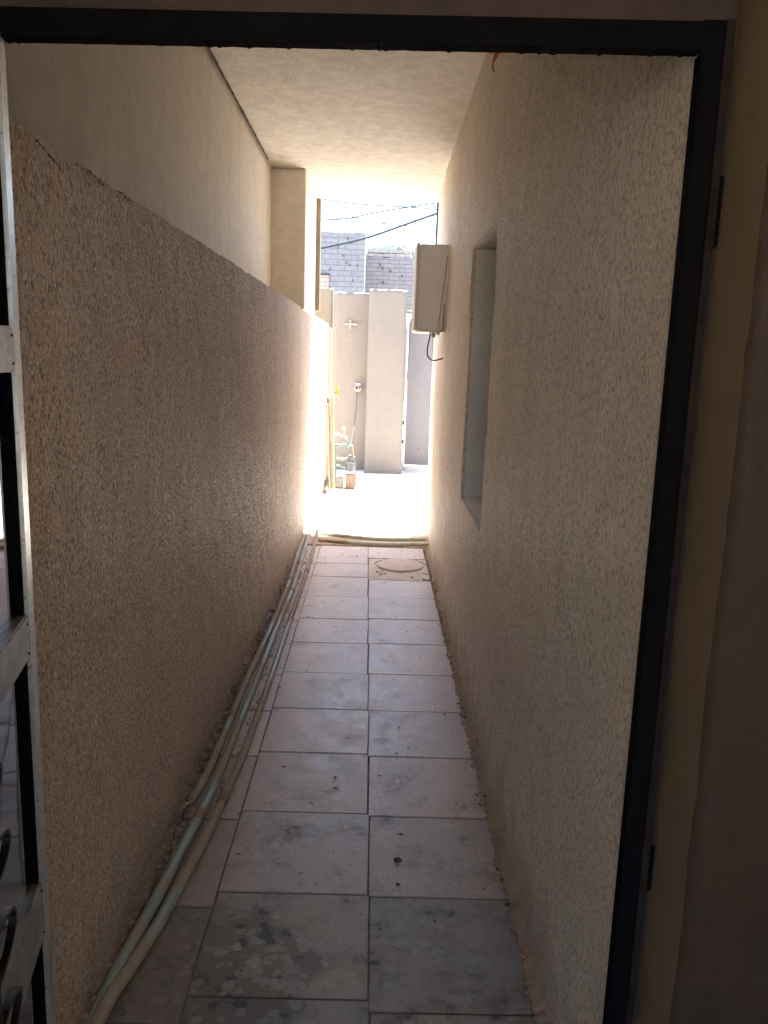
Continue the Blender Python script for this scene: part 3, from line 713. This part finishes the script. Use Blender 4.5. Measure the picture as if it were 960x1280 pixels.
# ---------------------------------------------------------------- risers, taps, pump by the end of the low wall
def multi(name, loc, label, cat, parts, group=None):
    e = tag(empty(name, loc), label, cat, group)
    for nm, b, m, sm in parts:
        o = finish(nm, b, m, smooth=sm); o.parent = e; o.matrix_parent_inverse = Matrix.Translation(-Vector(loc))
    return e
G2 = 'pipes standing against the sunlit end of the low wall'
tag(finish('riser_pipe', T([(-.452, 8.72, .02), (-.458, 8.70, .2), (-.478, 8.66, .6), (-.498, 8.62, 1.02)], .016, 12), M_brown, smooth=True), 'brown pipe standing upright at the sunlit end of the low wall', 'pipe', G2)
tag(finish('riser_pipe', T([(-.462, 8.60, .02), (-.478, 8.55, .25), (-.490, 8.52, .6), (-.503, 8.50, .96)], .012, 12), M_cream, smooth=True), 'cream pipe leaning left of the brown upright pipe', 'pipe', G2)
tag(finish('riser_pipe', T([(-.425, 8.80, .02), (-.437, 8.80, .25), (-.450, 8.80, .6), (-.462, 8.80, 1.04)], .016, 12), M_cream, smooth=True), 'cream pipe right of the brown upright pipe, feeding the yellow tap', 'pipe', G2)
multi('yellow_tap', (-.45, 8.72, 1.03), 'outdoor tap with bright yellow handle on top of the upright pipes', 'tap', [
    ('tap_body', T([(-.515, 8.66, 1.045), (-.47, 8.68, 1.05), (-.42, 8.70, 1.045), (-.398, 8.70, 1.02), (-.388, 8.70, .985)], .011, 12), M_white, True),
    ('tap_handle', B((-.445, 8.685, 1.062), (-.385, 8.715, 1.085), .008), M_yel, False),
    ('tap_stem', T([(-.418, 8.70, 1.04), (-.412, 8.70, 1.10), (-.402, 8.70, 1.135)], .014, 10), M_yel, True)])
multi('garden_tap', (-.37, 8.95, .60), 'cream plastic tap above the green valves beside the low wall', 'tap', [
    ('tap_body', T([(-.45, 8.93, .60), (-.40, 8.93, .605), (-.35, 8.93, .59), (-.315, 8.93, .575), (-.305, 8.93, .55)], .014, 12), M_white, True),
    ('tap_handle', B((-.365, 8.90, .64), (-.310, 8.96, .685), .01), M_white, False),
    ('tap_stem', T([(-.338, 8.93, .59), (-.335, 8.93, .65)], .01, 10), M_white, True)])
multi('valve_pipe', (-.42, 8.85, 0), 'green pipe rising to two horizontal branches with valves', 'pipe', [
    ('upright', T([(-.425, 8.95, .0), (-.420, 8.95, .25), (-.422, 8.95, .46), (-.405, 8.95, .478), (-.36, 8.95, .485)], .013, 12), M_green, True),
    ('branch', T([(-.37, 8.95, .486), (-.30, 8.95, .49), (-.235, 8.95, .475)], .013, 12), M_green, True),
    ('branch', T([(-.42, 8.95, .335), (-.35, 8.95, .325), (-.27, 8.95, .33)], .012, 12), M_cream, True),
    ('branch', T([(-.415, 8.95, .25), (-.36, 8.95, .24), (-.28, 8.95, .20)], .011, 12), M_green, True),
    ('valve', T([(-.305, 8.95, .487), (-.265, 8.95, .482)], .022, 12), M_green, True),
    ('valve', T([(-.36, 8.95, .326), (-.33, 8.95, .326)], .018, 12), M_cream, True),
    ('valve_handle', B((-.30, 8.935, .508), (-.27, 8.965, .53), .005), M_green, False)])
bm = bmesh.new()
tube(bm, [Vector((-.25, 8.86, .25)), Vector((-.25, 8.87, .25)), Vector((-.25, 9.06, .25)), Vector((-.25, 9.07, .25))], lambda t: .06 if .1 < t < .9 else .045, 20)
multi('water_pump', (-.25, 8.96, .17), 'small grey water pump sitting on a clay brick by the valves', 'pump', [
    ('pump_body', bm, M_pump, False),
    ('pump_head', B((-.290, 8.88, .295), (-.205, 9.02, .37), .015), M_pump, False),
    ('outlet', T([(-.235, 8.95, .36), (-.232, 8.95, .40), (-.235, 8.95, .475)], .010, 10), M_coup, True),
    ('foot', B((-.295, 8.88, .168), (-.205, 9.05, .195), .004), M_boxm, False),
    ('power_lead', T([(-.20, 8.90, .30), (-.185, 8.88, .2), (-.19, 8.86, .08), (-.20, 8.84, .01)], .004, 6), M_wire, True)])
tag(finish('clay_brick', B((-.305, 8.87, .0), (-.195, 9.07, .165), .006), M_brick), 'reddish clay brick under the grey water pump', 'brick')
tag(finish('cement_block', B((-.415, 8.90, .0), (-.325, 9.10, .13), .01), M_stone), 'pale cement block beside the clay brick under the valves', 'block')
bm = bmesh.new()
for k in range(5):
    a = k * 1.1; tube(bm, smooth_path([(-.492 + .02 * math.cos(a + t) * (1 + .3 * math.sin(k)), 8.42 + .05 * k + .03 * math.sin(t), .10 + .035 * math.sin(a + t * 1.3) + .012 * k) for t in (0, 1, 2, 3, 4, 5)], 4), .004, 6)
tag(finish('coiled_cord', bm, M_wire), 'tangle of thin dark cord at the foot of the upright pipes', 'cord')

# ---------------------------------------------------------------- neighbouring block buildings
def building(name, label, x0, x1, y0, y1, z1, mat, topn):
    o = finish(name, panel(lambda u, v, d: Vector((u, y0 - d if abs(d) < .05 else y0 + d, v)), x0, x1, -.05, z1, .08, depth=y1 - y0, amp=.012, edge=topn), mat)
    return o
nb = tag(empty('block_building', (-1.9, 16, 0)), 'grey concrete block building, taller left of the two behind the yard', 'building')
def child(o, e): o.parent = e; o.matrix_parent_inverse = Matrix.Translation(-e.location); return o
child(building('block_wall', '', -3.6, -.275, 16, 19.5, 3.80, M_blk1, .015), nb)
child(finish('flat_roof', B((-3.55, 16.1, 3.5), (-.33, 19.4, 3.62)), M_stone), nb)
child(finish('bricked_window', B((-1.35, 15.975, 2.3), (-.955, 15.99, 3.0), .004), M_redb), nb)
child(finish('window_lintel', B((-1.40, 15.96, 3.003), (-.93, 15.99, 3.03), .004), M_filler), nb)
for x, z in ((-.62, 3.66), (-.55, 3.60), (-.70, 3.35), (-.63, 3.22), (-.57, 3.18), (-.42, 3.18), (-.95, 3.08), (-.5, 2.9), (-.8, 3.5)):
    child(finish('wall_hole', B((x, 15.975, z), (x + .02, 15.985, z + .05), .002), M_crack), nb)
nb2 = tag(empty('brick_building', (.9, 18, 0)), 'lower pale brick building with crumbling top course, right of the grey one', 'building')
child(building('brick_wall', '', -.27, 3.4, 18.02, 22, 3.62, M_blk2, .02), nb2)
for x, z in ((.08, 3.35), (.02, 3.42), (.1, 3.05), (.35, 2.85), (.2, 2.75), (.25, 3.3), (.5, 3.2)):
    child(finish('wall_hole', B((x, 17.99, z), (x + .025, 18.0, z + .06), .002), M_crack), nb2)
bm = bmesh.new(); random.seed(3)
for row in range(2):
    x = -.26
    while x < 1.4:
        w = random.uniform(.12, .24)
        box(bm, (x, 18.02 + random.uniform(0, .03), 3.625 + row * .085), (x + w - .012, 18.2, 3.70 + row * .085 + random.uniform(-.01, .008)), .006); x += w
child(finish('top_course', bm, M_stone), nb2)
bm = bmesh.new()
for k in range(46):
    x = random.uniform(.42, 1.5) if k < 38 else random.uniform(-.1, .5); s = random.uniform(.02, .05)
    z = random.uniform(3.72, 3.86)
    rot = Matrix.Rotation(random.uniform(0, 3), 3, random.choice('XYZ')) @ Matrix.Rotation(random.uniform(0, 3), 3, 'Z')
    box(bm, (x - s, 18.08 - s * .7, z - s * .6), (x + s, 18.08 + s * .7, z + s * .6), .006, rot)
rb = child(finish('loose_rubble', bm, M_stone), nb2); rb['kind'] = 'stuff'
bm = bmesh.new(); prev = None
for k in range(21):
    t = k / 20; x = -.26 + .95 * t; z = 3.79 + .12 * math.sin(math.pi * min(1, t * 1.15)) ** .8 * (1 - .15 * t) if t < .87 else 3.79
    cur = [bm.verts.new(q) for q in ((x, 18.3, 3.5), (x, 18.35, z), (x, 19.0, z + .01), (x, 19.1, 3.5))]
    if prev:
        for a in range(3): bm.faces.new((prev[a], cur[a], cur[a + 1], prev[a + 1]))
    prev = cur
child(finish('roof_mound', bm, M_hill), nb2)
child(finish('roof_block', B((.14, 18.5, 3.90), (.36, 18.7, 3.955), .008), M_stone), nb2)

# overhead wires
def wire(pts, r, mat, label, knot=None):
    e0 = [Vector(p) for p in pts]
    a = e0[0] + (e0[0] - e0[1]).normalized() * 5; b = e0[-1] + (e0[-1] - e0[-2]).normalized() * 5
    e = tag(empty('overhead_wire', tuple(e0[0])), label, 'wire', 'wires across the sky')
    child(finish('wire_run', tube(bmesh.new(), [a] + smooth_path(e0, 8) + [b], r, 6), mat, smooth=True), e)
    if knot:
        bm = bmesh.new(); k = Vector(knot)
        for q in range(5):
            rot = Matrix.Rotation(random.uniform(0, 3), 3, 'Y')
            c = k + Vector((random.uniform(-.03, .03), 0, random.uniform(-.03, .03)))
            box(bm, c - Vector((.018, .01, .007)), c + Vector((.018, .01, .007)), .003, rot)
        child(finish('rag', bm, mat), e)
wire([(-.926, 13, 3.837), (-.445, 13, 3.79), (.0, 13, 3.772), (.474, 13, 3.762), (.907, 13, 3.742)], .011, M_wireb, 'thin wire running nearly level just under the ceiling edge')
wire([(-.929, 13.2, 3.56), (-.5, 13.2, 3.60), (-.067, 13.2, 3.70), (.40, 13.2, 3.79), (.903, 13.2, 3.88)], .012, M_wireb, 'wire rising gently to the right with a rag caught on it', (.50, 13.2, 3.81))
wire([(-.921, 12.6, 3.05), (-.217, 12.6, 3.225), (.35, 12.6, 3.43), (.909, 12.6, 3.64)], .020, M_wireb, 'thickest cable rising steeply to the right across the grey block building')
wire([(-.933, 13.4, 3.84), (-.548, 13.4, 3.70), (-.249, 13.4, 3.61), (.148, 13.4, 3.57), (.5, 13.4, 3.54), (.922, 13.4, 3.45)], .010, M_wireb, 'thin sagging wire falling to the right below the others')
wire([(-.3, 12.9, 3.92), (.075, 12.9, 3.868), (.48, 12.9, 3.855), (.9, 12.9, 3.86)], .008, M_wireb, 'very thin wire almost hidden behind the ceiling edge')

wire([(-.93, 13.6, 3.70), (-.5, 13.6, 3.66), (-.1, 13.6, 3.70), (.4, 13.6, 3.66), (.95, 13.6, 3.60)], .005, M_wireb, 'faint wire wavering level across the middle of the sky')
wire([(-.95, 13.8, 3.66), (-.6, 13.8, 3.64), (-.2, 13.8, 3.60), (.5, 13.8, 3.70), (.97, 13.8, 3.80)], .005, M_wireb, 'faint wire dipping then rising near the roof of the grey building', (-.70, 13.8, 3.66))
# ---------------------------------------------------------------- loose debris
random.seed(11)
def blob(bm, c, s, flat=.6):
    t = bmesh.new(); bmesh.ops.create_icosphere(t, subdivisions=1, radius=1)
    sd = random.random() * 90; rz = Matrix.Rotation(random.uniform(0, 6), 3, 'Z')
    for v in t.verts:
        v.co = rz @ Vector((v.co.x * s * 1.3, v.co.y * s, v.co.z * s * flat)) * (1 + .5 * noise.noise(v.co * 1.7 + Vector((sd, 0, 0)))) + Vector(c)
    me = bpy.data.meshes.new('t'); t.to_mesh(me); t.free(); bm.from_mesh(me); bpy.data.meshes.remove(me)
bm = bmesh.new()
for k in range(620):
    y = 1.3 + (random.random() ** 1.3) * 5.6
    blob(bm, (XL(y) + random.uniform(.008, .055), y, random.uniform(.008, .03)), random.choice((.0025, .003, .004, .005, .007, .011)) * random.uniform(.7, 1.2))
for k in range(160):
    y = random.uniform(2.0, 6.0); blob(bm, (random.uniform(-.475, -.45), y, .004), random.uniform(.002, .006))
tag(finish('plaster_crumbs', bm, M_cement), kind='stuff')
bm = bmesh.new()
for k in range(260):
    y = 1.3 + (random.random() ** 1.3) * 4.8
    blob(bm, (XR(y) - random.uniform(.008, .04), y, random.uniform(.006, .02)), random.uniform(.002, .007))
tag(finish('mortar_crumbs', bm, M_cement), kind='stuff')
bm = bmesh.new()
for k in range(150):
    y = 1.6 + (random.random() ** .9) * 4.4; x = random.uniform(-.4, .4)
    a = random.uniform(0, 3.14); l = random.uniform(.003, .012); w = l * random.uniform(.15, .5)
    d = Vector((math.cos(a), math.sin(a), 0)); s = Vector((-d.y, d.x, 0)); c = Vector((x, y, .0045)); up = Vector((0, 0, random.uniform(.001, .003)))
    P = [bm.verts.new(q) for q in (c - d * l, c - s * w + up, c + d * l, c + s * w + up)]
    bm.faces.new(P)
for k in range(90):
    y = 1.3 + random.random() * 5; x = random.choice([XL(y) + random.uniform(.02, .06), XR(y) - random.uniform(.02, .05)])
    blob(bm, (x, y, .018), random.uniform(.003, .007), .3)
tag(finish('leaf_litter', bm, M_leaf), kind='stuff')
random.seed(5)
bm = bmesh.new(); blob(bm, (.103, 2.095, .006), .010, .5); blob(bm, (.112, 2.09, .008), .007, .5)
tag(finish('dirt_clod', bm, M_leaf), 'small brown clod lying on the right tile column, largest speck there', 'clod')
bm = bmesh.new(); blob(bm, (.104, 1.985, .005), .006, .4)
tag(finish('dirt_clod', bm, M_leaf), 'tiny dark crumb on the tile just nearer than the brown clod', 'clod')
